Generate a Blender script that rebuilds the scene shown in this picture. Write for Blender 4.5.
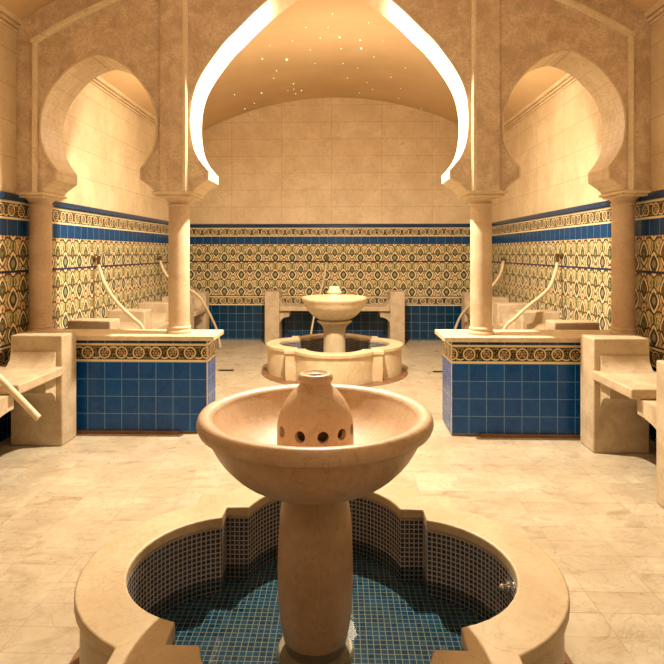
import bpy, bmesh, math, random
from mathutils import Vector, Matrix
from mathutils.geometry import tessellate_polygon
PI = math.pi
random.seed(7)
for o in list(bpy.data.objects):
    bpy.data.objects.remove(o)
SC = bpy.context.scene
COL = SC.collection

# ------------------------------------------------------------- camera
cam = bpy.data.cameras.new('camera')
cam.sensor_width = 36; cam.sensor_fit = 'HORIZONTAL'
cam.lens = 36 * 560 / 664
cam.shift_x = 7 / 664
cam.shift_y = -80 / 664
cam.clip_start = 0.02
camo = bpy.data.objects.new('camera', cam)
camo.location = (0.104, 0, 1.578)
camo.rotation_euler = (PI / 2, 0, math.radians(1.6))
COL.objects.link(camo)
SC.camera = camo

# ------------------------------------------------------------- light
SC.view_settings.view_transform = 'Standard'
SC.view_settings.look = 'None'
SC.view_settings.exposure = 0.05
SC.view_settings.gamma = 1
SC.view_settings.use_curve_mapping = False
w = bpy.data.worlds.new('world'); SC.world = w
w.use_nodes = True
w.node_tree.nodes['Background'].inputs[0].default_value = (1, .72, .42, 1)
w.node_tree.nodes['Background'].inputs[1].default_value = 0.05

def lamp(name, loc, power, col, rad, kind='POINT', **k):
    l = bpy.data.lights.new(name, kind)
    l.energy = power; l.color = col
    if kind in ('POINT', 'SPOT'): l.shadow_soft_size = rad
    o = bpy.data.objects.new(name, l); o.location = loc
    for a, b in k.items(): setattr(l, a, b)
    COL.objects.link(o)
    return o
WARM = (1.0, .79, .52)
lamp('arch_lamp_light', (0, 4.93, 3.80), 1150, (1, .87, .66), .035, 'SPOT', spot_size=math.radians(178), spot_blend=.8)
for sx in (-1, 1):
    lamp('front_downlight_light', (sx * 1.05, 4.0, 3.88), 90, (1, .80, .54), .05, 'SPOT', spot_size=math.radians(60), spot_blend=.8)
    lamp('alcove_fill', (sx * 1.7, 6.6, 3.3), 34, WARM, .25)  # added fill without a fixture, evens out the upper side walls and arch undersides
lamp('front_room_fill', (0, 2.9, 3.55), 38, WARM, .35)  # ambient fill hung in mid-air, added to brighten the arcade face
lamp('camera_fill', (.1, .1, 2.7), 34, WARM, .25)  # invented fill beside the camera, lifts the front of the near pedestal
lamp('back_room_fill', (0, 6.9, 3.3), 45, WARM, .30)  # soft ambient fill added for the far room, no real lamp here

# ------------------------------------------------------------- node helper
class Sk:
    def __init__(s, g, v): s.g, s.v = g, v
    def _m(s, op, b=None, c=None): return s.g.math(op, s, b, c)
    def __add__(s, b): return s._m('ADD', b)
    __radd__ = __add__
    def __sub__(s, b): return s._m('SUBTRACT', b)
    def __rsub__(s, b): return s.g.math('SUBTRACT', b, s)
    def __mul__(s, b): return s._m('MULTIPLY', b)
    __rmul__ = __mul__
    def __truediv__(s, b): return s._m('DIVIDE', b)
    def frac(s): return s._m('FRACT')
    def floor(s): return s._m('FLOOR')
    def abs(s): return s._m('ABSOLUTE')
    def lt(s, b): return s._m('LESS_THAN', b)
    def gt(s, b): return s._m('GREATER_THAN', b)
    def sin(s): return s._m('SINE')
    def cos(s): return s._m('COSINE')
    def sqrt(s): return s._m('SQRT')
    def min(s, b): return s._m('MINIMUM', b)
    def max(s, b): return s._m('MAXIMUM', b)

class G:
    def __init__(g, name, rough=.5, spec=.4):
        g.m = bpy.data.materials.new(name); g.m.use_nodes = True
        g.t = g.m.node_tree; g.b = g.t.nodes['Principled BSDF']
        g.b.inputs['Roughness'].default_value = rough
        g.b.inputs['Specular IOR Level'].default_value = spec
        ge = g.t.nodes.new('ShaderNodeNewGeometry')
        g.pos = ge.outputs['Position']
        sp = g.t.nodes.new('ShaderNodeSeparateXYZ'); g.t.links.new(g.pos, sp.inputs[0])
        g.X, g.Y, g.Z = (Sk(g, sp.outputs[i]) for i in range(3))
    def put(g, inp, v):
        if isinstance(v, Sk): v = v.v
        if isinstance(v, bpy.types.NodeSocket): g.t.links.new(v, inp)
        else:
            if isinstance(v, tuple) and len(v) == 3 and inp.type == 'RGBA': v = (*v, 1)
            inp.default_value = v
    def math(g, op, a, b=None, c=None):
        n = g.t.nodes.new('ShaderNodeMath'); n.operation = op
        g.put(n.inputs[0], a)
        if b is not None: g.put(n.inputs[1], b)
        if c is not None: g.put(n.inputs[2], c)
        return Sk(g, n.outputs[0])
    def uv(g):
        n = g.t.nodes.new('ShaderNodeUVMap')
        sp = g.t.nodes.new('ShaderNodeSeparateXYZ'); g.t.links.new(n.outputs[0], sp.inputs[0])
        return Sk(g, sp.outputs[0]), Sk(g, sp.outputs[1])
    def comb(g, x, y, z=0.0):
        n = g.t.nodes.new('ShaderNodeCombineXYZ')
        for i, v in enumerate((x, y, z)): g.put(n.inputs[i], v)
        return n.outputs[0]
    def noise(g, scale, detail=4, rough=.55, vec=None, dist=0.0):
        n = g.t.nodes.new('ShaderNodeTexNoise')
        g.put(n.inputs['Vector'], vec or g.pos)
        n.inputs['Scale'].default_value = scale; n.inputs['Detail'].default_value = detail
        n.inputs['Roughness'].default_value = rough; n.inputs['Distortion'].default_value = dist
        return Sk(g, n.outputs[0])
    def white(g, vec):
        n = g.t.nodes.new('ShaderNodeTexWhiteNoise'); g.put(n.inputs['Vector'], vec)
        return Sk(g, n.outputs['Value'])
    def vor(g, scale, feature='F1', vec=None, out='Distance'):
        n = g.t.nodes.new('ShaderNodeTexVoronoi'); n.feature = feature
        g.put(n.inputs['Vector'], vec or g.pos); n.inputs['Scale'].default_value = scale
        return Sk(g, n.outputs[out])
    def ramp(g, s, lo, hi, a=0.0, b=1.0):
        n = g.t.nodes.new('ShaderNodeMapRange'); n.clamp = True
        g.put(n.inputs[0], s)
        for i, v in zip((1, 2, 3, 4), (lo, hi, a, b)): n.inputs[i].default_value = v
        return Sk(g, n.outputs[0])
    def mix(g, f, a, b):
        n = g.t.nodes.new('ShaderNodeMix'); n.data_type = 'RGBA'
        g.put(n.inputs[0], f); g.put(n.inputs[6], a); g.put(n.inputs[7], b)
        return n.outputs[2]
    def joint(g, s, period, width, off=0.0):      # 1 on the joint lines
        f = ((s - off) / period).frac()
        return (f - .5).abs().gt(.5 - width / period / 2)
    def bump(g, h, strength=.3, dist=.01):
        n = g.t.nodes.new('ShaderNodeBump'); g.put(n.inputs['Height'], h)
        n.inputs['Strength'].default_value = strength; n.inputs['Distance'].default_value = dist
        g.t.links.new(n.outputs[0], g.b.inputs['Normal'])
    def color(g, c): g.put(g.b.inputs['Base Color'], c)
    def rough(g, r): g.put(g.b.inputs['Roughness'], r)

# ------------------------------------------------------------- palette
BLUE = (.002, .045, .18); BLUE2 = (.006, .090, .30); GROUTB = (.16, .34, .52)
CREAM = (.80, .66, .41); DARK = (.035, .022, .012); OLIVE = (.15, .15, .045)
TEAL = (.05, .11, .09); ROSE = (.42, .14, .08)

def stone_col(g, light, dark, vein, scale=3.0, mott=.35):
    n1 = g.noise(scale, 6, .6, dist=.4)
    n2 = g.noise(scale * 9, 4, .6)
    dk2 = tuple(q * .80 for q in dark)
    c = g.mix(g.ramp(n1, .38, .62), light, dark)
    c = g.mix(g.ramp(n2, .45, .66, 0, mott), c, dk2)
    v = g.noise(scale * 1.3, 5, .62, dist=1.4)
    line = g.ramp((v - .5).abs(), 0, .012, .55, 0)
    return g.mix(line, c, vein)

def plain_stone(name, light, dark, vein, scale=3.0, rough=.55, bump=.15, mott=.30):
    g = G(name, rough)
    g.color(stone_col(g, light, dark, vein, scale, mott))
    g.bump(g.noise(60, 4, .6), bump, .004)
    return g.m

def panel_stone(name, axis, light, dark, vein, pw, ph, off_u=0, off_z=2.08):
    g = G(name, .5)
    u = g.X if axis == 'x' else g.Y
    c = panel_nodes(g, u, light, dark, vein, pw, ph, off_u, off_z)
    g.color(c); g.bump(g.noise(50, 4), .12, .004)
    return g.m

def panel_nodes(g, u, light, dark, vein, pw, ph, off_u, off_z):
    c = stone_col(g, light, dark, vein, 2.2, .22)
    cell = g.comb(((u - off_u) / pw).floor(), ((g.Z - off_z) / ph).floor(), 3.3)
    k = g.white(cell)
    c = g.mix(k * .3, c, dark)
    j = g.joint(u, pw, .006, off_u).max(g.joint(g.Z, ph, .006, off_z))
    return g.mix(j * .55, c, (.25, .15, .07))

def blue_tile(g, u, z, size, ou=0, oz=0, dark=BLUE, light=BLUE2, zgrid=True, gw=.005):
    fu, fz = ((u - ou) / size), ((z - oz) / size)
    n = g.noise(14, 5, .65, dist=1.2)
    k = g.white(g.comb(fu.floor(), fz.floor(), 1.7))
    c = g.mix(g.ramp(n, .35, .7) * .75, dark, light)
    c = g.mix(k * .35, c, light)
    j = g.joint(u, size, gw, ou)
    if zgrid: j = j.max(g.joint(z, size, gw, oz))
    return g.mix(j * .8, c, GROUTB)

def border(g, u, z, z0, z1, P=.15):               # running rosette scroll
    h = z1 - z0
    zc = (z0 + z1) / 2
    sgn = ((u / P / 2).frac().gt(.5)) * 2 - 1
    du = ((u / P).frac() - .5) * P
    dv = (z - zc) + sgn * (.003)
    r = (du * du + dv * dv).sqrt()
    ang = g.math('ARCTAN2', dv, du)
    c = g.mix(g.vor(60).lt(.36), DARK, OLIVE)
    c = g.mix(g.vor(80).lt(.28), c, (.55, .44, .25))
    sw = (u * (PI / P)).cos() * (h * .30)
    c = g.mix(((z - zc) - sw).abs().lt(h * .042), c, (.72, .57, .33))           # stem
    c = g.mix(((z - zc) + sw).abs().lt(h * .022), c, (.26, .26, .10))
    c = g.mix((r - h * .295).abs().lt(h * .070), c, DARK)
    c = g.mix((r - h * .295 - (ang - sgn).cos() * (h * .02)).abs().lt(h * .038), c, (.76, .60, .36))      # scroll ring
    pet = (ang * 6).cos() * (h * .045) + h * .16
    c = g.mix(r.lt(pet), c, (.52, .38, .22))
    c = g.mix((r - h * .10).abs().lt(h * .022), c, DARK)
    c = g.mix(r.lt(h * .045), c, ROSE)
    e = (z - zc).abs()
    c = g.mix(e.gt(h * .355), c, DARK)
    c = g.mix(e.gt(h * .378), c, CREAM)
    return c

def frieze(g, u, z, z0=.784, P=.3067):            # ogee vine with medallions
    x = ((u / P).frac() - .5).abs()               # 0 at the large medallion column, .5 between
    v = ((z - z0) / P).frac()
    xs = .5 - x
    lv = g.comb(u * 1.0, z * .45, 0.0)
    c = g.mix(g.ramp(g.noise(9, 2), .35, .65), (.68, .55, .32), (.62, .46, .26))
    c = g.mix(g.vor(62, vec=lv).lt(.40), c, (.22, .22, .07))
    c = g.mix(g.vor(95, vec=lv).lt(.22), c, DARK)
    def wrap(ph): return ((v - ph + .5).frac() - .5)
    def oval(xx, vv, a, b, p=1.35):
        return g.math('POWER', (xx / a).abs(), p) + g.math('POWER', (vv / b).abs(), p)
    # leaf sprays up the large column
    q = wrap(.70).abs()
    c = g.mix(x.lt(q * -.40 + .16), c, (.17, .18, .05))
    c = g.mix((x - (q * -.28 + .085)).abs().lt(.017), c, (.62, .54, .30))
    c = g.mix(x.lt(.012), c, DARK)
    # bud under a brown hood up the small column
    r = oval(xs, wrap(.98), .13, .15, 2.0)
    c = g.mix(r.lt(1.4), c, (.11, .05, .025))
    c = g.mix(r.lt(.85), c, (.76, .58, .34))
    c = g.mix(r.lt(.12), c, ROSE)
    # pointed ovals round the medallions: cream strands with dark edges
    for xx, ph, a, b in ((x, .22, .225, .30), (xs, .52, .19, .30)):
        r = oval(xx, wrap(ph), a, b)
        c = g.mix((r - 1).abs().lt(.46), c, DARK)
        c = g.mix((r - 1).abs().lt(.22), c, (.80, .67, .40))
        c = g.mix(r.lt(.55), c, (.26, .24, .10))
    # large medallion
    vv = wrap(.22)
    r = ((x / .118) * (x / .118) + (vv / .15) * (vv / .15)).sqrt()
    ang = g.math('ARCTAN2', vv, x)
    c = g.mix(r.lt(1.14), c, DARK)
    c = g.mix(r.lt(.92), c, (.11, .125, .07))
    c = g.mix(((ang * 8).cos() * .2 + .60 - r).gt(0), c, (.32, .33, .24))
    c = g.mix(r.lt(.28), c, ROSE)
    # small medallion
    vv = wrap(.50)
    r = ((xs / .080) * (xs / .080) + (vv / .12) * (vv / .12)).sqrt()
    c = g.mix(r.lt(1.15), c, DARK)
    c = g.mix(r.lt(.88), c, (.18, .20, .11))
    c = g.mix(r.lt(.3), c, (.45, .3, .18))
    # brown hoods at the tile heads
    va = ((v * 2).frac() - .92 + (x - .25).abs() * .7).abs()
    c = g.mix(va.lt(.06) * (x - .25).abs().lt(.13), c, (.11, .05, .025))
    j = g.joint(u, P / 2, .003).max(g.joint(z, P / 2, .003, z0))
    return g.mix(j * .35, c, (.2, .13, .07))

LT, DK, VN = (.74, .60, .405), (.62, .475, .295), (.40, .26, .14)
def wall_mat(name, axis):
    g = G(name, .5, .5)
    u = g.X if axis == 'x' else g.Y
    z = g.Z
    c = panel_nodes(g, u, LT, DK, VN, .9, .305, -.06 if axis == 'x' else .35, 2.085)
    bt = blue_tile(g, u, z, .15, .02, 1.708, zgrid=False, dark=(.002, .036, .125), light=(.005, .065, .21))
    lo = blue_tile(g, u, z, .15, .02, .019, dark=(.001, .024, .062), light=(.003, .045, .11))
    c = g.mix(z.lt(2.016), c, border(g, u, z, 1.858, 2.016))
    c = g.mix(z.lt(1.858), c, bt)
    c = g.mix(z.lt(1.718), c, frieze(g, u, z, .795))
    c = g.mix((z - 1.408).abs().lt(.011), c, (.012, .03, .09))
    c = g.mix(z.lt(.795), c, (.03, .012, .012))
    c = g.mix(z.lt(.780), c, border(g, u, z, .619, .780))
    c = g.mix(z.lt(.619), c, lo)
    g.color(c)
    g.rough(g.math('ADD', z.gt(2.016) * .3, .22))
    g.bump(g.noise(40, 3), .08, .004)
    return g.m

M = {}
M['wall_x'] = wall_mat('tiled_wall_across', 'x')
M['wall_y'] = wall_mat('tiled_wall_along', 'y')
M['pink'] = plain_stone('rose_limestone', (.76, .60, .43), (.55, .40, .265), (.36, .22, .13), 7.0, mott=.55)
M['pale'] = plain_stone('pale_limestone', (.78, .63, .43), (.66, .50, .32), (.45, .30, .18), 3.0)
M['bench'] = plain_stone('bench_limestone', (.60, .475, .325), (.46, .345, .22), (.32, .22, .14), 6)
M['moulding'] = plain_stone('moulding_limestone', (.84, .71, .52), (.76, .62, .43), (.5, .36, .22), 3)
M['column'] = plain_stone('column_limestone', (.68, .52, .36), (.57, .41, .27), (.42, .28, .17), 5)
M['fount'] = plain_stone('rosy_fountain_stone', (.64, .445, .285), (.51, .335, .20), (.34, .20, .115), 4.5, .42)
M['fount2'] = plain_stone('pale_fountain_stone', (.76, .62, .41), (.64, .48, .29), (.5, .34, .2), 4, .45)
M['rim'] = plain_stone('basin_rim_stone', (.63, .50, .325), (.53, .40, .24), (.40, .27, .15), 3, .45)
M['dark'] = plain_stone('brown_plinth_stone', (.26, .13, .06), (.18, .09, .04), (.1, .05, .02), 5, .4)

g = G('arch_soffit_stone', .5)
c = stone_col(g, (.80, .66, .46), (.70, .54, .35), (.45, .30, .18), 3)
j = g.joint(g.Z, .125, .004, .02).max(g.joint(g.Y, .185, .004, 4.80 - .0925))
g.color(g.mix(j * .5, c, (.40, .27, .15))); M['soffit'] = g.m
g = G('plaster_vault', .7, .2)
c = g.mix(g.ramp(g.noise(1.1, 3), .3, .7), (.66, .47, .27), (.58, .40, .22))
c = g.mix(g.joint(g.X, 8, .02, -4.0).max(g.joint(g.Y, 1.6, .015, .35)) * .25, c, (.3, .18, .09))
g.color(c); M['vault'] = g.m

g = G('marble_floor_tiles', .32, .5)
c = stone_col(g, (.60, .52, .385), (.47, .385, .27), (.28, .19, .12), 2.6)
cell = g.comb((g.X / .31).floor(), (g.Y / .155).floor(), 5.1)
k = g.white(cell)
c = g.mix(g.ramp(k, .0, 1, 0, .45), c, (.45, .35, .23))
sv = g.comb(g.X + g.Y * .8, g.Y * 2.2 - g.X * .6, k * 3)
blot = g.ramp(g.noise(3.4, 7, .72, vec=sv, dist=1.0), .50, .74) * g.ramp(k, .1, .8, .25, 1)
c = g.mix(blot * .95, c, (.27, .18, .11))
j = g.joint(g.X, .31, .004).max(g.joint(g.Y, .155, .004))
c = g.mix(j * g.ramp(g.noise(3, 2), .35, .65, .2, .8), c, (.30, .19, .11))
g.color(c); g.rough(g.ramp(g.noise(7, 3), .3, .7, .25, .42))
g.bump(g.noise(9, 3), .06, .01); M['floor'] = g.m

def counter_mat(name, axis):
    g = G(name, .25, .35)
    u = g.X if axis == 'x' else g.Y
    ou = {'x': 1.053, 'y': 4.83}[axis]
    if axis == 'x': u = u.abs()
    c = blue_tile(g, u, g.Z, .15, ou, .02, dark=(.001, .045, .23), light=(.006, .105, .40), gw=.006)
    c = g.mix(g.Z.gt(.622), c, border(g, u - ou + .075, g.Z, .622, .782))
    s = blue_tile(g, u, g.Z, .15, ou, 0, zgrid=False, dark=(.004, .03, .10), light=(.01, .06, .18))
    c = g.mix(g.Z.gt(.782), c, s)
    c = g.mix((u - ou).abs().lt(.006), c, CREAM)
    g.color(c); g.bump(g.noise(25, 3), .10, .004)
    return g.m
M['counter_x'] = counter_mat('counter_tile_front', 'x')
M['counter_y'] = counter_mat('counter_tile_side', 'y')

def blue_plain():
    g = G('blue_glazed_trim', .2, .5)
    c = g.mix(g.ramp(g.noise(8, 3), .3, .7), (.004, .028, .085), (.008, .045, .12))
    g.color(c); return g.m
M['trim'] = blue_plain()

def mosaic(name, tile, grout, size, gw, uv=True, var=(.02, .03, .05)):
    g = G(name, .2, .5)
    if uv: u, v = g.uv()
    else: u, v = g.X, g.Y
    k = g.white(g.comb((u / size).floor(), (v / size).floor(), 2.2))
    c = g.mix(k, tile, var)
    j = g.joint(u, size, gw).max(g.joint(v, size, gw))
    g.color(g.mix(j, c, grout)); g.rough(j * .5 + .15)
    return g.m
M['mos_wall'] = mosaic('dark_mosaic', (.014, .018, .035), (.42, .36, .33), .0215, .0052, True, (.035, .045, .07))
M['mos_floor'] = mosaic('blue_mosaic', (.004, .032, .085), (.24, .23, .15), .026, .0030, False, (.010, .080, .16))

def simple(name, col, rough, metal=0.0):
    g = G(name, rough)
    c = g.mix(g.ramp(g.noise(20, 3), .3, .7), col, tuple(x * .82 for x in col))
    g.color(c); g.b.inputs['Metallic'].default_value = metal
    return g.m
M['chrome'] = simple('chrome', (.75, .72, .66), .15, 1)
M['bronze'] = simple('aged_brass', (.30, .20, .10), .3, 1)
M['hose'] = simple('ivory_hose', (.74, .58, .38), .45)
M['grate'] = simple('dark_grate', (.08, .05, .03), .5, .4)
M['black'] = simple('dark_void', (.03, .02, .012), .8)

m = bpy.data.materials.new('basin_water'); m.use_nodes = True
nt = m.node_tree; nt.nodes.clear()
out = nt.nodes.new('ShaderNodeOutputMaterial'); mx = nt.nodes.new('ShaderNodeMixShader')
tr = nt.nodes.new('ShaderNodeBsdfTransparent'); tr.inputs[0].default_value = (.74, .82, .80, 1)
gl = nt.nodes.new('ShaderNodeBsdfGlossy'); gl.inputs['Roughness'].default_value = .03
fr = nt.nodes.new('ShaderNodeFresnel'); fr.inputs[0].default_value = 1.33
bp = nt.nodes.new('ShaderNodeBump'); bp.inputs['Strength'].default_value = .12; bp.inputs['Distance'].default_value = .01
nz = nt.nodes.new('ShaderNodeTexNoise'); nz.inputs['Scale'].default_value = 9
nt.links.new(nz.outputs[0], bp.inputs['Height']); nt.links.new(bp.outputs[0], gl.inputs['Normal']); nt.links.new(bp.outputs[0], fr.inputs['Normal'])
nt.links.new(fr.outputs[0], mx.inputs[0]); nt.links.new(tr.outputs[0], mx.inputs[1]); nt.links.new(gl.outputs[0], mx.inputs[2])
nt.links.new(mx.outputs[0], out.inputs[0]); M['water'] = m

def emit(name, col, s):
    m = bpy.data.materials.new(name); m.use_nodes = True
    b = m.node_tree.nodes['Principled BSDF']
    b.inputs['Emission Color'].default_value = (*col, 1); b.inputs['Emission Strength'].default_value = s
    return m
M['star'] = emit('fibre_star', (1, .78, .48), 2.2)
M['lens'] = emit('lamp_lens', (1, .8, .55), 12)

# ------------------------------------------------------------- mesh helpers
def link(name, bm, mats, parent=None, smooth=False, bevel=0, seg=3, auto=None):
    bmesh.ops.remove_doubles(bm, verts=bm.verts, dist=1e-6)
    bmesh.ops.recalc_face_normals(bm, faces=bm.faces)
    me = bpy.data.meshes.new(name)
    o = bpy.data.objects.new(name, me); COL.objects.link(o)
    if parent is not None:
        base = parent.get('_b') or (0, 0, 0)
        bmesh.ops.translate(bm, verts=bm.verts, vec=-Vector(base))
        o.parent = parent
    bm.to_mesh(me); bm.free()
    for mt in (mats if isinstance(mats, (list, tuple)) else [mats]): me.materials.append(mt)
    if smooth:
        for p in me.polygons: p.use_smooth = True
        if auto:
            me.set_sharp_from_angle(angle=math.radians(auto))
    if bevel:
        b = o.modifiers.new('bevel', 'BEVEL'); b.width = bevel; b.segments = seg
        b.limit_method = 'ANGLE'; b.angle_limit = math.radians(40)
        for p in me.polygons: p.use_smooth = True
        me.set_sharp_from_angle(angle=math.radians(40))
        b.harden_normals = False
    return o

def thing(name, loc, label, cat, group=None):
    o = bpy.data.objects.new(name, None); o.location = loc; o.empty_display_size = .1
    COL.objects.link(o)
    o['label'] = label; o['category'] = cat
    if group: o['group'] = group
    BASE[o.name] = loc
    return o
BASE = {}
def part(name, bm, mats, parent, **k):
    bmesh.ops.translate(bm, verts=bm.verts, vec=-Vector(BASE.get(parent.name, (0, 0, 0))))
    o = link(name, bm, mats, None, **k)
    o.parent = parent
    BASE[o.name] = BASE.get(parent.name, (0, 0, 0))
    return o
def struct(name, bm, mats, **k):
    o = link(name, bm, mats, None, **k); o['kind'] = 'structure'
    return o

def box(bm, x0, x1, y0, y1, z0, z1, mi=0):
    vs = [bm.verts.new((x, y, z)) for x in (x0, x1) for y in (y0, y1) for z in (z0, z1)]
    for f in ((0, 1, 3, 2), (4, 6, 7, 5), (0, 4, 5, 1), (2, 3, 7, 6), (0, 2, 6, 4), (1, 5, 7, 3)):
        fc = bm.faces.new([vs[i] for i in f]); fc.material_index = mi
def lathe(bm, prof, cx, cy, n=64, cap=True):
    rings = []
    for r, z in prof:
        if r < 1e-5: rings.append([bm.verts.new((cx, cy, z))])
        else: rings.append([bm.verts.new((cx + r * math.cos(2 * PI * i / n), cy + r * math.sin(2 * PI * i / n), z)) for i in range(n)])
    for a, b in zip(rings, rings[1:]):
        for i in range(n):
            j = (i + 1) % n
            if len(a) == 1 and len(b) == 1: continue
            if len(a) == 1: bm.faces.new([a[0], b[i], b[j]])
            elif len(b) == 1: bm.faces.new([a[i], a[j], b[0]])
            else: bm.faces.new([a[i], a[j], b[j], b[i]])
    if cap:
        for R in (rings[0], rings[-1]):
            if len(R) > 1: bm.faces.new(R)
def catmull(p, n=8):
    p = [Vector(q) for q in p]; q = [p[0] * 2 - p[1]] + p + [p[-1] * 2 - p[-2]]
    o = []
    for i in range(1, len(q) - 2):
        for k in range(n):
            t = k / n
            o.append(.5 * ((2 * q[i]) + (-q[i - 1] + q[i + 1]) * t + (2 * q[i - 1] - 5 * q[i] + 4 * q[i + 1] - q[i + 2]) * t * t + (-q[i - 1] + 3 * q[i] - 3 * q[i + 1] + q[i + 2]) * t ** 3))
    return o + [p[-1]]
def spl(prof, n=6): return [(max(v.x, 0), v.y) for v in catmull([(a, b, 0) for a, b in prof], n)]
def tube(bm, pts, r, n=12):
    pts = [Vector(p) for p in pts]; rings = []
    up = None
    for i, p in enumerate(pts):
        t = (pts[min(i + 1, len(pts) - 1)] - pts[max(i - 1, 0)]).normalized()
        if up is None: up = t.orthogonal()
        up = (up - t * up.dot(t)).normalized(); s = t.cross(up)
        rr = r[i] if isinstance(r, list) else r
        rings.append([bm.verts.new(p + (up * math.cos(2 * PI * k / n) + s * math.sin(2 * PI * k / n)) * rr) for k in range(n)])
    for a, b in zip(rings, rings[1:]):
        for k in range(n): bm.faces.new([a[k], a[(k + 1) % n], b[(k + 1) % n], b[k]])
    bm.faces.new(rings[0]); bm.faces.new(rings[-1])
def prism(bm, poly, fmap, a, b, side_mi=0, cap_mi=0, skip=None):
    """poly: 2D outline, fmap(u,v,w)->xyz, extruded w=a..b"""
    A = [bm.verts.new(fmap(u, v, a)) for u, v in poly]; B = [bm.verts.new(fmap(u, v, b)) for u, v in poly]
    n = len(poly)
    for t in tessellate_polygon([[Vector((u, v, 0)) for u, v in poly]]):
        f = bm.faces.new([A[i] for i in t]); f.material_index = cap_mi
        f = bm.faces.new([B[i] for i in reversed(t)]); f.material_index = cap_mi
    for i in range(n):
        j = (i + 1) % n
        f = bm.faces.new([A[i], A[j], B[j], B[i]]); f.material_index = side_mi if (skip is None or skip(i)) else cap_mi

# ------------------------------------------------------------- room shell
WX, YB, YF, ZT = 2.72, 10.06, -1.6, 3.57
APX = 4.35; SAG = APX - ZT; RV = (WX * WX + SAG * SAG) / (2 * SAG)
def vz(x, off=0.0): return APX - RV + math.sqrt((RV - off) ** 2 - x * x)

bm = bmesh.new(); box(bm, -3.1, 3.1, YF - .2, YB + .3, -.12, 0)
struct('floor', bm, M['floor'])
bm = bmesh.new(); box(bm, -WX - .2, -WX, YF - .2, YB + .2, 0, ZT + .03); struct('wall_left', bm, M['wall_y'])
bm = bmesh.new(); box(bm, WX, WX + .2, YF - .2, YB + .2, 0, ZT + .03); struct('wall_right', bm, M['wall_y'])
def endwall(name, y0, y1):
    poly = [(-WX, 0), (WX, 0)] + [(WX - 2 * WX * i / 32, vz(WX - 2 * WX * i / 32) + .01) for i in range(33)]
    bm = bmesh.new(); prism(bm, poly, lambda u, v, w: (u, w, v), y0, y1)
    return struct(name, bm, M['wall_x'])
endwall('wall_back', YB, YB + .2); endwall('wall_front', YF - .2, YF)
poly = [(WX + .2 - 2 * (WX + .2) * i / 48, vz(WX + .2 - 2 * (WX + .2) * i / 48)) for i in range(49)]
poly2 = poly + [(u, v + .12) for u, v in reversed(poly)]
bm = bmesh.new(); prism(bm, poly2, lambda u, v, w: (u, w, v), YF - .2, YB + .2)
struct('ceiling', bm, M['vault'], smooth=True, auto=30)

# cornices at the spring of the vault, blue glazed trim rails
def cornice(name, sx, y0, y1):
    bm = bmesh.new()
    x = WX
    pr = [(x, 3.485), (x - .020, 3.485), (x - .020, 3.505), (x - .004, 3.507), (x - .004, 3.517), (x - .034, 3.520), (x - .034, 3.540),
          (x - .014, 3.543), (x - .014, 3.553), (x - .050, 3.557), (x - .050, 3.586), (x - .050, vz(x - .050) + .01), (x, vz(x - .05) + .01)]
    prism(bm, pr, lambda u, v, w: (sx * u, w, v), y0, y1)
    return struct(name, bm, M['pale'])
n = 1
for sx in (-1, 1):
    for y0, y1 in ((YF, 4.80), (5.17, YB)):
        cornice('trim_%d' % n, sx, y0, y1); n += 1
def rail(sx, y0, y1):
    global n
    bm = bmesh.new()
    pr = [(WX, 2.016), (WX - .016, 2.018), (WX - .024, 2.03), (WX - .024, 2.066), (WX - .016, 2.08), (WX, 2.082)]
    prism(bm, pr, lambda u, v, w: (sx * u, w, v), y0, y1)
    struct('trim_%d' % n, bm, M['trim']); n += 1
for sx in (-1, 1): rail(sx, YF, YB)
bm = bmesh.new()
pr = [(YB, 2.016), (YB - .016, 2.018), (YB - .024, 2.03), (YB - .024, 2.066), (YB - .016, 2.08), (YB, 2.082)]
prism(bm, pr, lambda u, v, w: (w, u, v), -WX + .024, WX - .024)
struct('trim_%d' % n, bm, M['trim']); n += 1

# ------------------------------------------------------------- arcade wall with three horseshoe arches
AY0, AY1, AZ = 4.80, 5.17, 2.10
half_main = [(1.167, 2.10), (1.122, 2.145), (1.078, 2.176), (1.033, 2.203), (1.030, 2.275), (1.083, 2.334), (1.128, 2.397),
             (1.163, 2.484), (1.182, 2.587), (1.188, 2.68), (1.186, 2.789), (1.170, 2.906), (1.132, 3.027), (1.070, 3.143), (.987, 3.262),
             (.887, 3.389), (.783, 3.490), (.650, 3.622), (.504, 3.751), (.30, 3.905), (.13, 4.015), (0, 4.075)]
half_side = [(.492, 2.10), (.462, 2.135), (.420, 2.168), (.368, 2.205), (.366, 2.298), (.41, 2.355), (.448, 2.418), (.482, 2.49), (.497, 2.56), (.505, 2.673),
             (.487, 2.806), (.437, 2.941), (.352, 3.062), (.25, 3.165), (.13, 3.243), (0, 3.283)]
def densify(p, keep):            # smooth the curve above the cusp, keep the corner points
    b = catmull([(x, z, 0) for x, z in p[4:]], 4)
    lo = catmull([(x, z, 0) for x, z in p[:4]], 3)
    return [(v.x, v.y) for v in lo] + [(v.x, v.y) for v in b]
hm = densify(half_main, 5); hs = densify(half_side, 5)
# cusp is a vertical facet: points [3] bottom and [4] top
def arch_pts(h, cx):
    L = [(cx - a, z) for a, z in h]; R = [(cx + a, z) for a, z in reversed(h[:-1])]
    return L + R
SCX = 1.995
poly = [(-WX, AZ)] + arch_pts(hs, -SCX) + arch_pts(hm, 0) + arch_pts(hs, SCX) + [(WX, AZ)]
nb = len(poly)
poly += [(WX - 2 * WX * i / 40, vz(WX - 2 * WX * i / 40)) for i in range(41)]
bm = bmesh.new()
prism(bm, poly, lambda u, v, w: (u, w, v), AY0, AY1, side_mi=1, cap_mi=0, skip=lambda i: i < nb - 1)
arc = struct('wall_arcade', bm, [M['pink'], M['soffit']])
BASE['wall_arcade'] = (0, 0, 0)
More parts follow.
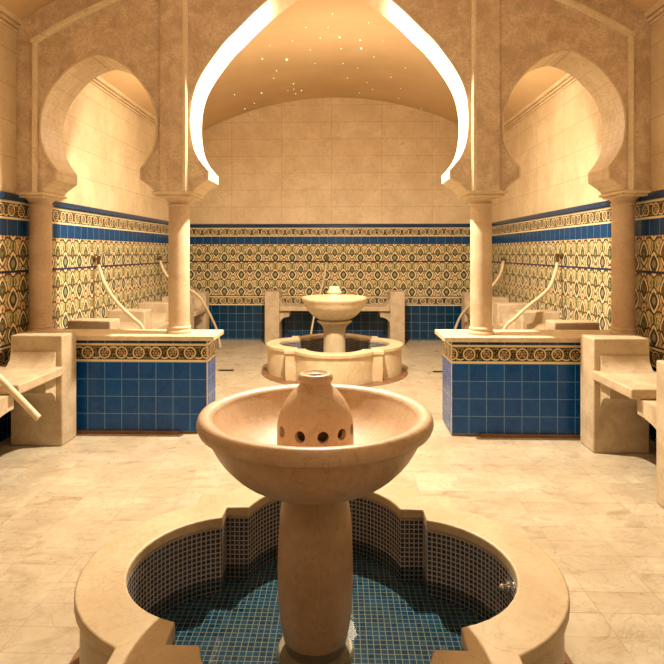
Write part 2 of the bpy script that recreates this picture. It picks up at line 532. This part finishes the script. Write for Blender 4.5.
# thin raised lip round each arch edge on the face
def lip(h, cx, wd=.016, d=.010):
    pts = arch_pts(h, cx)
    bm = bmesh.new()
    out = []
    for i, (u, v) in enumerate(pts):
        a = Vector(pts[max(i - 1, 0)]); b = Vector(pts[min(i + 1, len(pts) - 1)])
        t = (b - a).normalized(); nrm = Vector((-t.y, t.x))
        out.append((u + nrm.x * wd, v + nrm.y * wd))
    for side, (ya, yb) in (('f', (AY0 - d, AY0)), ('b', (AY1, AY1 + d))):
        v0 = [[bm.verts.new((u, y, v)) for u, v in P] for P in (pts, out) for y in (ya, yb)]
        a0, a1, b0, b1 = v0
        for i in range(len(pts) - 1):
            for p, q in ((a0, a1), (a1, b1), (b1, b0), (b0, a0)):
                bm.faces.new([p[i], p[i + 1], q[i + 1], q[i]])
    return part('arch_lip', bm, M['pale'], arc)
lip(hm, 0); lip(hs, -SCX); lip(hs, SCX)
# pier facings and vertical / curved mouldings of the frame
for sx in (-1, 1):
    bm = bmesh.new()
    prism(bm, [(1.255, AZ), (1.452, AZ), (1.452, vz(1.452, .246)), (1.255, vz(1.255, .246))], lambda u, v, w: (sx * u, w, v), AY0 - .022, AY0)
    part('pier_facing', bm, M['pink'], arc)
def mould_v(x0, x1, top, sx):
    bm = bmesh.new()
    for a, b, d in ((x0, x1, .022), (x0 + .012, x1 - .012, .034)):
        prism(bm, [(a, AZ), (b, AZ), (b, vz(b, top)), (a, vz(a, top))], lambda u, v, w: (sx * u, w, v), AY0 - d, AY0)
    return part('frame_moulding', bm, M['moulding'], arc)
for sx in (-1, 1):
    mould_v(1.213, 1.255, .248, sx); mould_v(2.527, 2.570, .248, sx)
def arcmould(x0, x1):
    bm = bmesh.new()
    for o0, o1, d in ((.198, .248, .024), (.210, .236, .042)):
        N = 24
        xs = [x0 + (x1 - x0) * i / N for i in range(N + 1)]
        pl = [(x, vz(x, o0)) for x in xs] + [(x, vz(x, o1)) for x in reversed(xs)]
        prism(bm, pl, lambda u, v, w: (u, w, v), AY0 - d, AY0)
    return part('frame_moulding', bm, M['moulding'], arc)
arcmould(-2.57, 2.57)

# ------------------------------------------------------------- counters (tiled half walls)
for sx, side in ((-1, 'left'), (1, 'right')):
    t = thing('tiled_half_wall', (sx * 1.9, 5.0, 0), 'blue tiled half wall with stone top on the %s of the central opening, under the %s pair of columns' % (side, side), 'half wall', 'blue tiled half walls under the arches')
    bm = bmesh.new()
    xs = (sx * 1.053, sx * WX)
    box(bm, min(xs), max(xs), 4.83, 5.15 + .05 * (sx + 1), .02, .812, 0)
    for f in bm.faces:
        if abs(f.calc_center_median().x - sx * 1.053) < 1e-3: f.material_index = 1
    part('tiled_body', bm, [M['counter_x'], M['counter_y']], t)
    bm = bmesh.new(); xs = (sx * .985, sx * WX); box(bm, min(xs), max(xs), 4.785, 5.2 + .04 * (sx + 1), .812, .854)
    part('stone_top', bm, M['pale'], t, bevel=.006)
    bm = bmesh.new(); xs = (sx * 1.30, sx * WX); box(bm, min(xs), max(xs), 4.80, 4.83, 0, .024)
    part('plinth', bm, M['dark'], t)
    bm = bmesh.new(); xs = (sx * 1.06, sx * WX); box(bm, min(xs), max(xs), 4.835, 5.14, 0, .02)
    part('footing', bm, M['dark'], t)

# ------------------------------------------------------------- columns
def column(x, r, label, cx0, cx1):
    y = 4.99; t = thing('stone_column', (x, y, .854), label, 'column', 'stone columns carrying the arches')
    b = r + .016
    bm = bmesh.new(); lathe(bm, [(b, .854), (b + .004, .862), (b + .004, .874), (b - .004, .884), (r + .006, .892), (r + .012, .902), (r + .008, .914), (r, .922)], x, y, 48)
    part('base', bm, M['column'], t, smooth=True, auto=50)
    bm = bmesh.new(); lathe(bm, [(r, .90), (r, 1.3), (r * .985, 2.0)], x, y, 48)
    part('shaft', bm, M['column'], t, smooth=True, auto=50)
    bm = bmesh.new(); lathe(bm, [(r * .985, 1.985), (r + .008, 1.99), (r + .010, 2.002), (r, 2.008), (r, 2.02), (r + .012, 2.034), (r + .026, 2.046), (r + .03, 2.056)], x, y, 48)
    c = part('capital', bm, M['column'], t, smooth=True, auto=40)
    bm = bmesh.new(); box(bm, cx0 + .02, cx1 - .02, 4.80, 5.175, 2.054, 2.074); box(bm, cx0, cx1, 4.775, 5.20, 2.074, 2.10)
    part('abacus', bm, M['pale'], c, bevel=.004)
column(-2.607, .094, 'outer stone column on the left, standing against the left side wall', -WX + .001, -2.47)
column(-1.345, .093, 'inner stone column on the left, flanking the big central arch', -1.52, -1.175)
column(1.345, .093, 'inner stone column on the right, flanking the big central arch', 1.175, 1.52)
column(2.585, .094, 'outer stone column on the right, standing against the right side wall', 2.47, WX - .001)

# ------------------------------------------------------------- benches
def bench(name, label, fm, base, blocks, w=.25, D0=.135, D1=.565, mat='bench', near_gap=0):
    """fm(l,d,z): l along the bench, d out of the wall"""
    t = thing(name, base, label, 'bench', 'stone benches built between square blocks')
    def bx(l0, l1, d0, d1, z0, z1):
        bm = bmesh.new(); prism(bm, [(l0, d0), (l1, d0), (l1, d1), (l0, d1)], lambda u, v, q: fm(u, v, q), z0, z1); return bm
    for l in blocks:
        part('end_block', bx(l, l + w, D0, D1, 0, .90), M[mat], t, bevel=.012)
    for a, b in zip(blocks, blocks[1:]):
        a0 = a + w
        part('seat', bx(a0 + (near_gap if a == blocks[0] else 0), b, .02, D1 + .012, .577, .650), M[mat], t, bevel=.012)
        for l, s in ((a0, 1), (b, -1)):
            # cove bracket below, small cove above
            R = .15 if not (l == a0 and near_gap and a == blocks[0]) else near_gap + .03
            pr = [(0, .37), (.012, .37)] + [(.012 + R * (1 - math.cos(q * PI / 16)), .37 + .10 * math.sin(q * PI / 16)) for q in range(0, 9)] + [(.018 + R, .577), (0, .577)]
            bm = bmesh.new(); prism(bm, [(l + s * u, v) for u, v in pr], lambda u, v, q: fm(u, q, v), D0 + .015, D1 - .05)
            part('bracket', bm, M[mat], t, smooth=True, auto=35)
            if near_gap and l == a0: continue
            pr = [(0, .65), (.10, .65), (.06, .675), (.03, .715), (.018, .768), (0, .768)]
            bm = bmesh.new(); prism(bm, [(l + s * u, v) for u, v in pr], lambda u, v, q: fm(u, q, v), D0 + .015, D1 - .05)
            part('bracket', bm, M[mat], t, smooth=True, auto=35)
    return t
fl = lambda l, d, z: (-WX + d, l, z)
fr_ = lambda l, d, z: (WX - d, l, z)
fb = lambda l, d, z: (l, YB - d, z)
bench('stone_bench', 'near stone bench by the left wall, in front of the left half wall', fl, (-2.4, 4.1, 0), [3.33, 4.485], near_gap=.27)
bench('stone_bench', 'near stone bench by the right wall, in front of the right half wall', fr_, (2.4, 4.1, 0), [3.33, 4.445], D0=.20, D1=.635, near_gap=.27)
AB = [5.43, 6.40, 7.37, 8.34, 9.33]
bench('stone_bench', 'long stone bench along the left wall behind the left half wall', fl, (-2.4, 7.5, 0), AB)
bench('stone_bench', 'long stone bench along the right wall behind the right half wall', fr_, (2.4, 7.5, 0), AB)
bench('stone_bench', 'short stone bench at the back wall behind the far fountain', fb, (0, 9.8, 0), [-1.19, .94], D0=.06)

# ------------------------------------------------------------- fountains
def quat(cx, r, c, n=18):
    th = math.acos((c - cx) / r); P = []
    for q in range(4):
        a = q * PI / 2
        seg = [(cx + r * math.cos(t), r * math.sin(t)) for t in [-th + 2 * th * i / n for i in range(n + 1)]] + [(c, c)]
        for x, y in seg: P.append((x * math.cos(a) - y * math.sin(a), x * math.sin(a) + y * math.cos(a)))
    return P
def fountain(x, y, label, R, bowlR, s, mbowl, mbasin, mrim, rz, far, bowl_x=None):
    t = thing('stone_fountain', (x, y, 0), label, 'fountain')
    ocx = (R - .54); oc = .612 * s
    Po = quat(ocx, R - ocx, oc); Pw = quat(ocx, R - ocx - .018, oc - .018)
    icx = R - .54 - .005
    Pi = quat(icx, .3695 * s, .462 * s); Pl = quat(icx, .3695 * s + .006, .468 * s)
    def ringwall(Pa, Pb, z0, z1):
        bm = bmesh.new()
        V = [[bm.verts.new((x + a, y + b, z)) for a, b in P] for P, z in ((Pa, z0), (Pa, z1), (Pb, z1), (Pb, z0))]
        N = len(Pa)
        for k in range(4):
            A, B = V[k], V[(k + 1) % 4]
            for i in range(N): bm.faces.new([A[i], A[(i + 1) % N], B[(i + 1) % N], B[i]])
        return bm
    part('basin_rim', ringwall(Po, Pi, rz - .045, rz), mrim, t, bevel=.008)
    part('basin_wall', ringwall(Pw, Pl, 0.0, rz - .045), mbasin, t, smooth=True, auto=30)
    # mosaic lining: a skin of tiles with its own thickness in front of the wall
    Pm = quat(icx, .3695 * s + .001, .463 * s)
    bm = bmesh.new(); uvl = bm.loops.layers.uv.new('UVMap'); N = len(Pm)
    z0, z1 = .004, rz - .047
    A = [bm.verts.new((x + a, y + b, z0)) for a, b in Pm]; B = [bm.verts.new((x + a, y + b, z1)) for a, b in Pm]
    A2 = [bm.verts.new((x + a, y + b, z0)) for a, b in Pl]; B2 = [bm.verts.new((x + a, y + b, z1)) for a, b in Pl]
    L = 0
    for i in range(N):
        j = (i + 1) % N; d = math.dist(Pm[i], Pm[j])
        for q0, q1 in ((A, B), (A2, B2)):
            f = bm.faces.new([q0[i], q0[j], q1[j], q1[i]])
            for lp, uv in zip(f.loops, ((L, z0), (L + d, z0), (L + d, z1), (L, z1))): lp[uvl].uv = uv
        bm.faces.new([B[i], B[j], B2[j], B2[i]])
        L += d
    part('mosaic_lining', bm, M['mos_wall'], t)
    def disc(P, z0, z1):
        bm = bmesh.new(); prism(bm, P, lambda u, v, w: (x + u, y + v, w), z0, z1); return bm
    part('mosaic_floor', disc(Pm, .003, .032), M['mos_floor'], t)
    bm = bmesh.new()
    vs = [bm.verts.new((x + a, y + b, .10)) for a, b in quat(icx, .3695 * s, .462 * s)]
    for tr_ in tessellate_polygon([[v.co.copy() for v in vs]]): bm.faces.new([vs[i] for i in tr_])
    part('water', bm, M['water'], t)
    # pedestal
    if bowl_x is not None: x = bowl_x
    k = 1.0
    if far:
        pr = [(.150, .012), (.150, .10), (.146, .3), (.142, .50), (.148, .56), (.165, .60), (.20, .635), (.228, .65), (.228, .672), (.1, .69)]
    else:
        pr = [(.150, .012), (.150, .035), (.140, .05)] + spl([(.112, .055), (.120, .085), (.134, .15), (.143, .24), (.146, .34), (.144, .45), (.138, .55), (.130, .62), (.124, .70)], 5)
    bm = bmesh.new(); lathe(bm, pr, x, y, 72)
    part('pedestal', bm, mbowl, t, smooth=True, auto=45)
    # bowl
    q = bowlR
    zt = .967 if not far else .985
    zb = .676
    outer = spl([(.10, zb), (.15, zb + .006), (q * .60, zb + .045), (q * .78, zb + .115), (q * .880, zb + .185), (q * .905, zt - .072)], 6)
    lipo = [(q * .900, zt - .066), (q * .905, zt - .062), (q * .955, zt - .064)] + spl([(q * .985, zt - .054), (q * 1.0, zt - .032), (q * .985, zt - .008), (q * .955, zt), (q * .91, zt - .002)], 5)
    inner = spl([(q * .87, zt - .012), (q * .83, zt - .04), (q * .70, zt - .105), (q * .5, zt - .15), (q * .3, zt - .165), (.02, zt - .168)], 6)
    if far: outer = spl([(.10, zb), (.17, zb + .004), (q * .66, zb + .06), (q * .86, zb + .16), (q * .95, zt - .07)], 6); lipo = spl([(q * .975, zt - .055), (q, zt - .03), (q * .99, zt - .006), (q * .955, zt), (q * .92, zt - .006)], 5)
    bm = bmesh.new(); lathe(bm, outer + lipo + inner, x, y, 96)
    bowl = part('bowl', bm, mbowl, t, smooth=True, auto=60)
    # pierced dome
    dz = zt - .968 - (.03 if far else 0)
    if far: prof = [(.149, .80)] + spl([(.149, .86), (.147, .91), (.137, .96), (.118, .995), (.095, 1.02), (.088, 1.035)], 5) + [(.098, 1.045), (.100, 1.065), (.085, 1.075), (.07, 1.10), (.07, 1.125), (.062, 1.135)]
    else: prof = [(.149, .80)] + spl([(.149, .885), (.146, .925), (.135, .965), (.118, 1.0), (.094, 1.033), (.070, 1.056), (.057, 1.070)], 5) + spl([(.060, 1.076), (.066, 1.084), (.067, 1.098), (.061, 1.108), (.05, 1.110)], 4)
    th = .022
    ins = [(max(r - th, .02), z - (.012 if r < .12 else 0)) for r, z in reversed(prof)]
    ins = [(.046, 1.106), (.030, 1.100)] + [p for p in ins if p[1] < 1.05]
    bm = bmesh.new()
    full = prof + ins
    lathe(bm, full + [full[0]], x, y, 72, cap=False)
    bmesh.ops.translate(bm, verts=bm.verts, vec=(0, 0, dz))
    dome = part('pierced_dome', bm, mbowl, bowl, smooth=True, auto=50)
    if not far:
        bmc = bmesh.new()
        for kk in range(11):
            a = -PI / 2 + math.radians(5) + kk * 2 * PI / 11
            d = Vector((math.cos(a), math.sin(a), 0)); c = Vector((x, y, .905))
            tube(bmc, [c + d * .10, c + d * .19], .021, 24)
        bmesh.ops.recalc_face_normals(bmc, faces=bmc.faces)
        cm = bpy.data.meshes.new('cut'); bmc.to_mesh(cm); bmc.free()
        cut = bpy.data.objects.new('cut', cm); COL.objects.link(cut)
        cut.location = -Vector((0, 0, 0))
        md = dome.modifiers.new('b', 'BOOLEAN'); md.object = cut; md.operation = 'DIFFERENCE'; md.solver = 'EXACT'
        dome.parent = None; dome.location = (x, y, 0)
        bpy.context.view_layer.update()
        dg = bpy.context.evaluated_depsgraph_get()
        nm = bpy.data.meshes.new_from_object(dome.evaluated_get(dg))
        dome.modifiers.clear(); dome.data = nm; dome.location = (0, 0, 0); dome.parent = bowl
        nm.set_sharp_from_angle(angle=math.radians(45))
        bpy.data.objects.remove(cut)
        # chrome jet on the lining
        jx, jy = t.location.x + icx + .3695 * s - .004, y + .045
        bm = bmesh.new(); tube(bm, [(jx + .002, jy, .262), (jx - .012, jy, .262)], .023, 24)
        jet = part('water_inlet', bm, M['chrome'], t, smooth=True, auto=40); jet['label'] = 'small chrome water inlet on the mosaic lining'
        bm = bmesh.new(); bmesh.ops.create_uvsphere(bm, u_segments=20, v_segments=12, radius=.015, matrix=Matrix.Translation((jx - .022, jy, .262)))
        part('inlet_ball', bm, M['chrome'], jet, smooth=True)
    return t
fountain(.028, 2.17, 'large rosy stone fountain in the foreground with pierced dome and mosaic pool', .912, .451, 1.0, M['fount'], M['rim'], M['rim'], .373, False, .006)
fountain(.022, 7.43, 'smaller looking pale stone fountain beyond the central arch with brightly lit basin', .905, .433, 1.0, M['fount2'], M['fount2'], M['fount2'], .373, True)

# drain rings in the floor round the fountains
for (x, y, lab) in ((.028, 2.17, 'dark round gutter in the floor around the foreground fountain'), (.022, 7.43, 'dark round gutter in the floor around the far fountain')):
    bm = bmesh.new(); lathe(bm, [(.60, .0005), (.60, .003), (.965, .003), (.965, .0005), (.60, .0005)], x, y, 96, cap=False)
    o = link('floor_gutter', bm, M['dark']); o['label'] = lab; o['category'] = 'gutter'
for sx, side in ((-1, 'left'), (1, 'right')):
    X, Y = sx * 1.42, 7.42
    t = thing('floor_drain', (X, Y, 0), 'small dark floor drain behind the %s half wall, level with the far fountain' % side, 'drain', 'floor drains')
    bm = bmesh.new(); box(bm, X - .10, X + .10, Y - .045, Y + .045, .0005, .004); part('frame', bm, M['black'], t)
    bm = bmesh.new()
    for i in range(5): box(bm, X - .085, X + .085, Y - .034 + i * .0155, Y - .028 + i * .0155, .004, .006)
    part('grate', bm, M['grate'], t)

# ------------------------------------------------------------- shower fittings with hoses
def shower(loc, n_, hose, label, rad=.020):
    """loc on the wall, n_ unit vector out of the wall"""
    p = Vector(loc); nn = Vector(n_); s = nn.cross(Vector((0, 0, 1)))
    t = thing('hose_tap', tuple(p), label, 'tap', 'wall taps with ivory hoses')
    bm = bmesh.new(); tube(bm, [p, p + nn * .012], .035, 24); part('wall_plate', bm, M['bronze'], t, smooth=True, auto=40)
    bm = bmesh.new(); tube(bm, [p + nn * .01, p + nn * .06], .014, 16)
    q = p + nn * .06
    tube(bm, [q + Vector((0, 0, .03)), q - Vector((0, 0, .09))], [.020, .017], 16)
    body = part('tap_body', bm, M['bronze'], t, smooth=True, auto=40)
    bm = bmesh.new(); tube(bm, [q + Vector((0, 0, .028)), q + nn * .05 + Vector((0, 0, .062)), q + nn * .115 + Vector((0, 0, .088))], [.011, .012, .016], 14)
    part('lever', bm, M['chrome'], body, smooth=True, auto=40)
    pts = catmull([q - Vector((0, 0, .08))] + [Vector(h) for h in hose], 8)
    bm = bmesh.new(); tube(bm, pts, rad, 14); part('hose', bm, M['hose'], t, smooth=True, auto=50)
# HOSES
shower((-WX, 6.33, 1.50), (1, 0, 0), [(-2.64, 6.296, 1.396), (-2.56, 6.25, 1.228), (-2.45, 6.21, 1.075), (-2.33, 6.18, .954), (-2.20, 6.15, .848), (-2.08, 6.13, .737), (-2.0, 6.12, .5), (-1.95, 6.12, .03)], 'left wall tap nearer the arches, ivory hose drooping over the bench')
shower((-WX, 8.55, 1.49), (1, 0, 0), [(-2.66, 8.52, 1.425), (-2.6, 8.48, 1.303), (-2.5, 8.46, 1.185), (-2.25, 8.62, 1.010), (-2.1, 8.69, .875), (-2.0, 8.80, .661), (-1.9, 9.0, .324), (-1.85, 9.05, .03)], 'left wall tap farther back, ivory hose curving out past the column')
shower((WX, 6.68, 1.53), (-1, 0, 0), [(2.64, 6.66, 1.38), (2.58, 6.60, 1.26), (2.52, 6.56, 1.165), (2.384, 6.42, 1.083), (2.194, 6.31, .971), (2.047, 6.30, .840), (1.931, 6.30, .718), (1.86, 6.30, .4), (1.82, 6.30, .03)], 'right wall tap nearer the arches, ivory hose slanting over the bench')
shower((WX, 8.95, 1.46), (-1, 0, 0), [(2.66, 8.87, 1.421), (2.6, 8.77, 1.283), (2.5, 8.70, 1.132), (2.38, 8.72, .993), (2.1, 9.05, .643), (1.98, 9.2, .336), (1.93, 9.2, .03)], 'right wall tap farther back, ivory hose seen either side of the column')
shower((-.13, YB, 1.47), (0, -1, 0), [(-.16, YB - .07, 1.3), (-.19, YB - .12, 1.1), (-.25, YB - .4, .85), (-.30, YB - .62, .68), (-.36, YB - .66, .4), (-.42, YB - .68, .03)], 'back wall tap above the short bench with a thin ivory hose', .016)
shower((-WX, 3.75, 1.50), (1, 0, 0), [(-2.58, 3.74, 1.2), (-2.44, 3.73, .98), (-2.32, 3.72, .85), (-2.18, 3.715, .712), (-2.03, 3.71, .565), (-1.925, 3.705, .462)], 'left wall tap above the near bench, stiff ivory hose end sticking out over the seat', .0235)

# ------------------------------------------------------------- lamp under the arch, ceiling stars
t = thing('downlight', (0, 4.985, 4.0), 'small round downlight under the top of the central arch', 'lamp')
bm = bmesh.new(); lathe(bm, [(.045, 3.86), (.05, 3.87), (.05, 4.0), (.02, 4.03), (.02, 4.08)], 0, 4.985, 32); part('housing', bm, M['bronze'], t, smooth=True, auto=40)
bm = bmesh.new(); lathe(bm, [(.04, 3.852), (.04, 3.86)], 0, 4.985, 32); part('lens', bm, M['lens'], t)
#STARS
STARS = [(0.09, 7.22, 0.0132), (0.36, 7.29, 0.011), (0.38, 7.58, 0.0132), (-0.66, 7.91, 0.014), (-0.98, 7.73, 0.0095), (-1.2, 9.21, 0.0103), (-1.59, 8.91, 0.008), (-1.58, 9.8, 0.0088), (-1.39, 9.66, 0.008), (-0.85, 8.31, 0.008), (-0.93, 8.61, 0.008), (-0.66, 9.06, 0.008), (-0.67, 9.62, 0.008), (-0.68, 9.35, 0.0072), (-0.78, 9.38, 0.0065), (-0.56, 9.48, 0.0072), (-0.16, 7.23, 0.008), (0.11, 7.62, 0.008), (0.14, 8.22, 0.0072), (-0.31, 7.64, 0.0065), (0.57, 7.87, 0.0065), (0.36, 8.4, 0.0065), (0.21, 8.9, 0.0072), (0.64, 9.41, 0.008), (1.08, 9.11, 0.0065), (1.1, 9.69, 0.0065), (1.53, 9.95, 0.0065), (0.88, 8.65, 0.0065), (0.53, 9.07, 0.0065), (0.43, 9.69, 0.0065), (-0.05, 6.9, 0.0065), (-0.32, 6.87, 0.0065), (0.44, 6.73, 0.0065), (-0.52, 7.26, 0.0065), (0.65, 7.26, 0.0057), (0.01, 6.51, 0.0072), (-0.27, 8.2, 0.0057), (-0.82, 7.3, 0.0057), (1.04, 8.13, 0.0057), (-1.21, 3.41, 0.008), (-0.6, 3.57, 0.008), (0.58, 2.17, 0.008), (-2.24, 4.18, 0.008), (-1.11, 2.61, 0.008), (2.28, 3.22, 0.008), (1.55, 3.24, 0.008), (0.64, 2.39, 0.008), (0.62, 4.26, 0.008), (0.11, 3.93, 0.008), (0.79, 2.17, 0.008), (1.19, 3.54, 0.008), (-0.91, 2.08, 0.008), (1.68, 3.23, 0.008)]
def star(x, y, r):
    z = vz(x)
    bm = bmesh.new(); bmesh.ops.create_icosphere(bm, subdivisions=1, radius=r)
    o = link('star_light', bm, M['star']); o.location = (x, y, z - r * .4)
    o['label'] = 'tiny fibre optic star light set in the vaulted ceiling'; o['category'] = 'star light'; o['group'] = 'star lights in the vault'
for s_ in STARS: star(*s_)
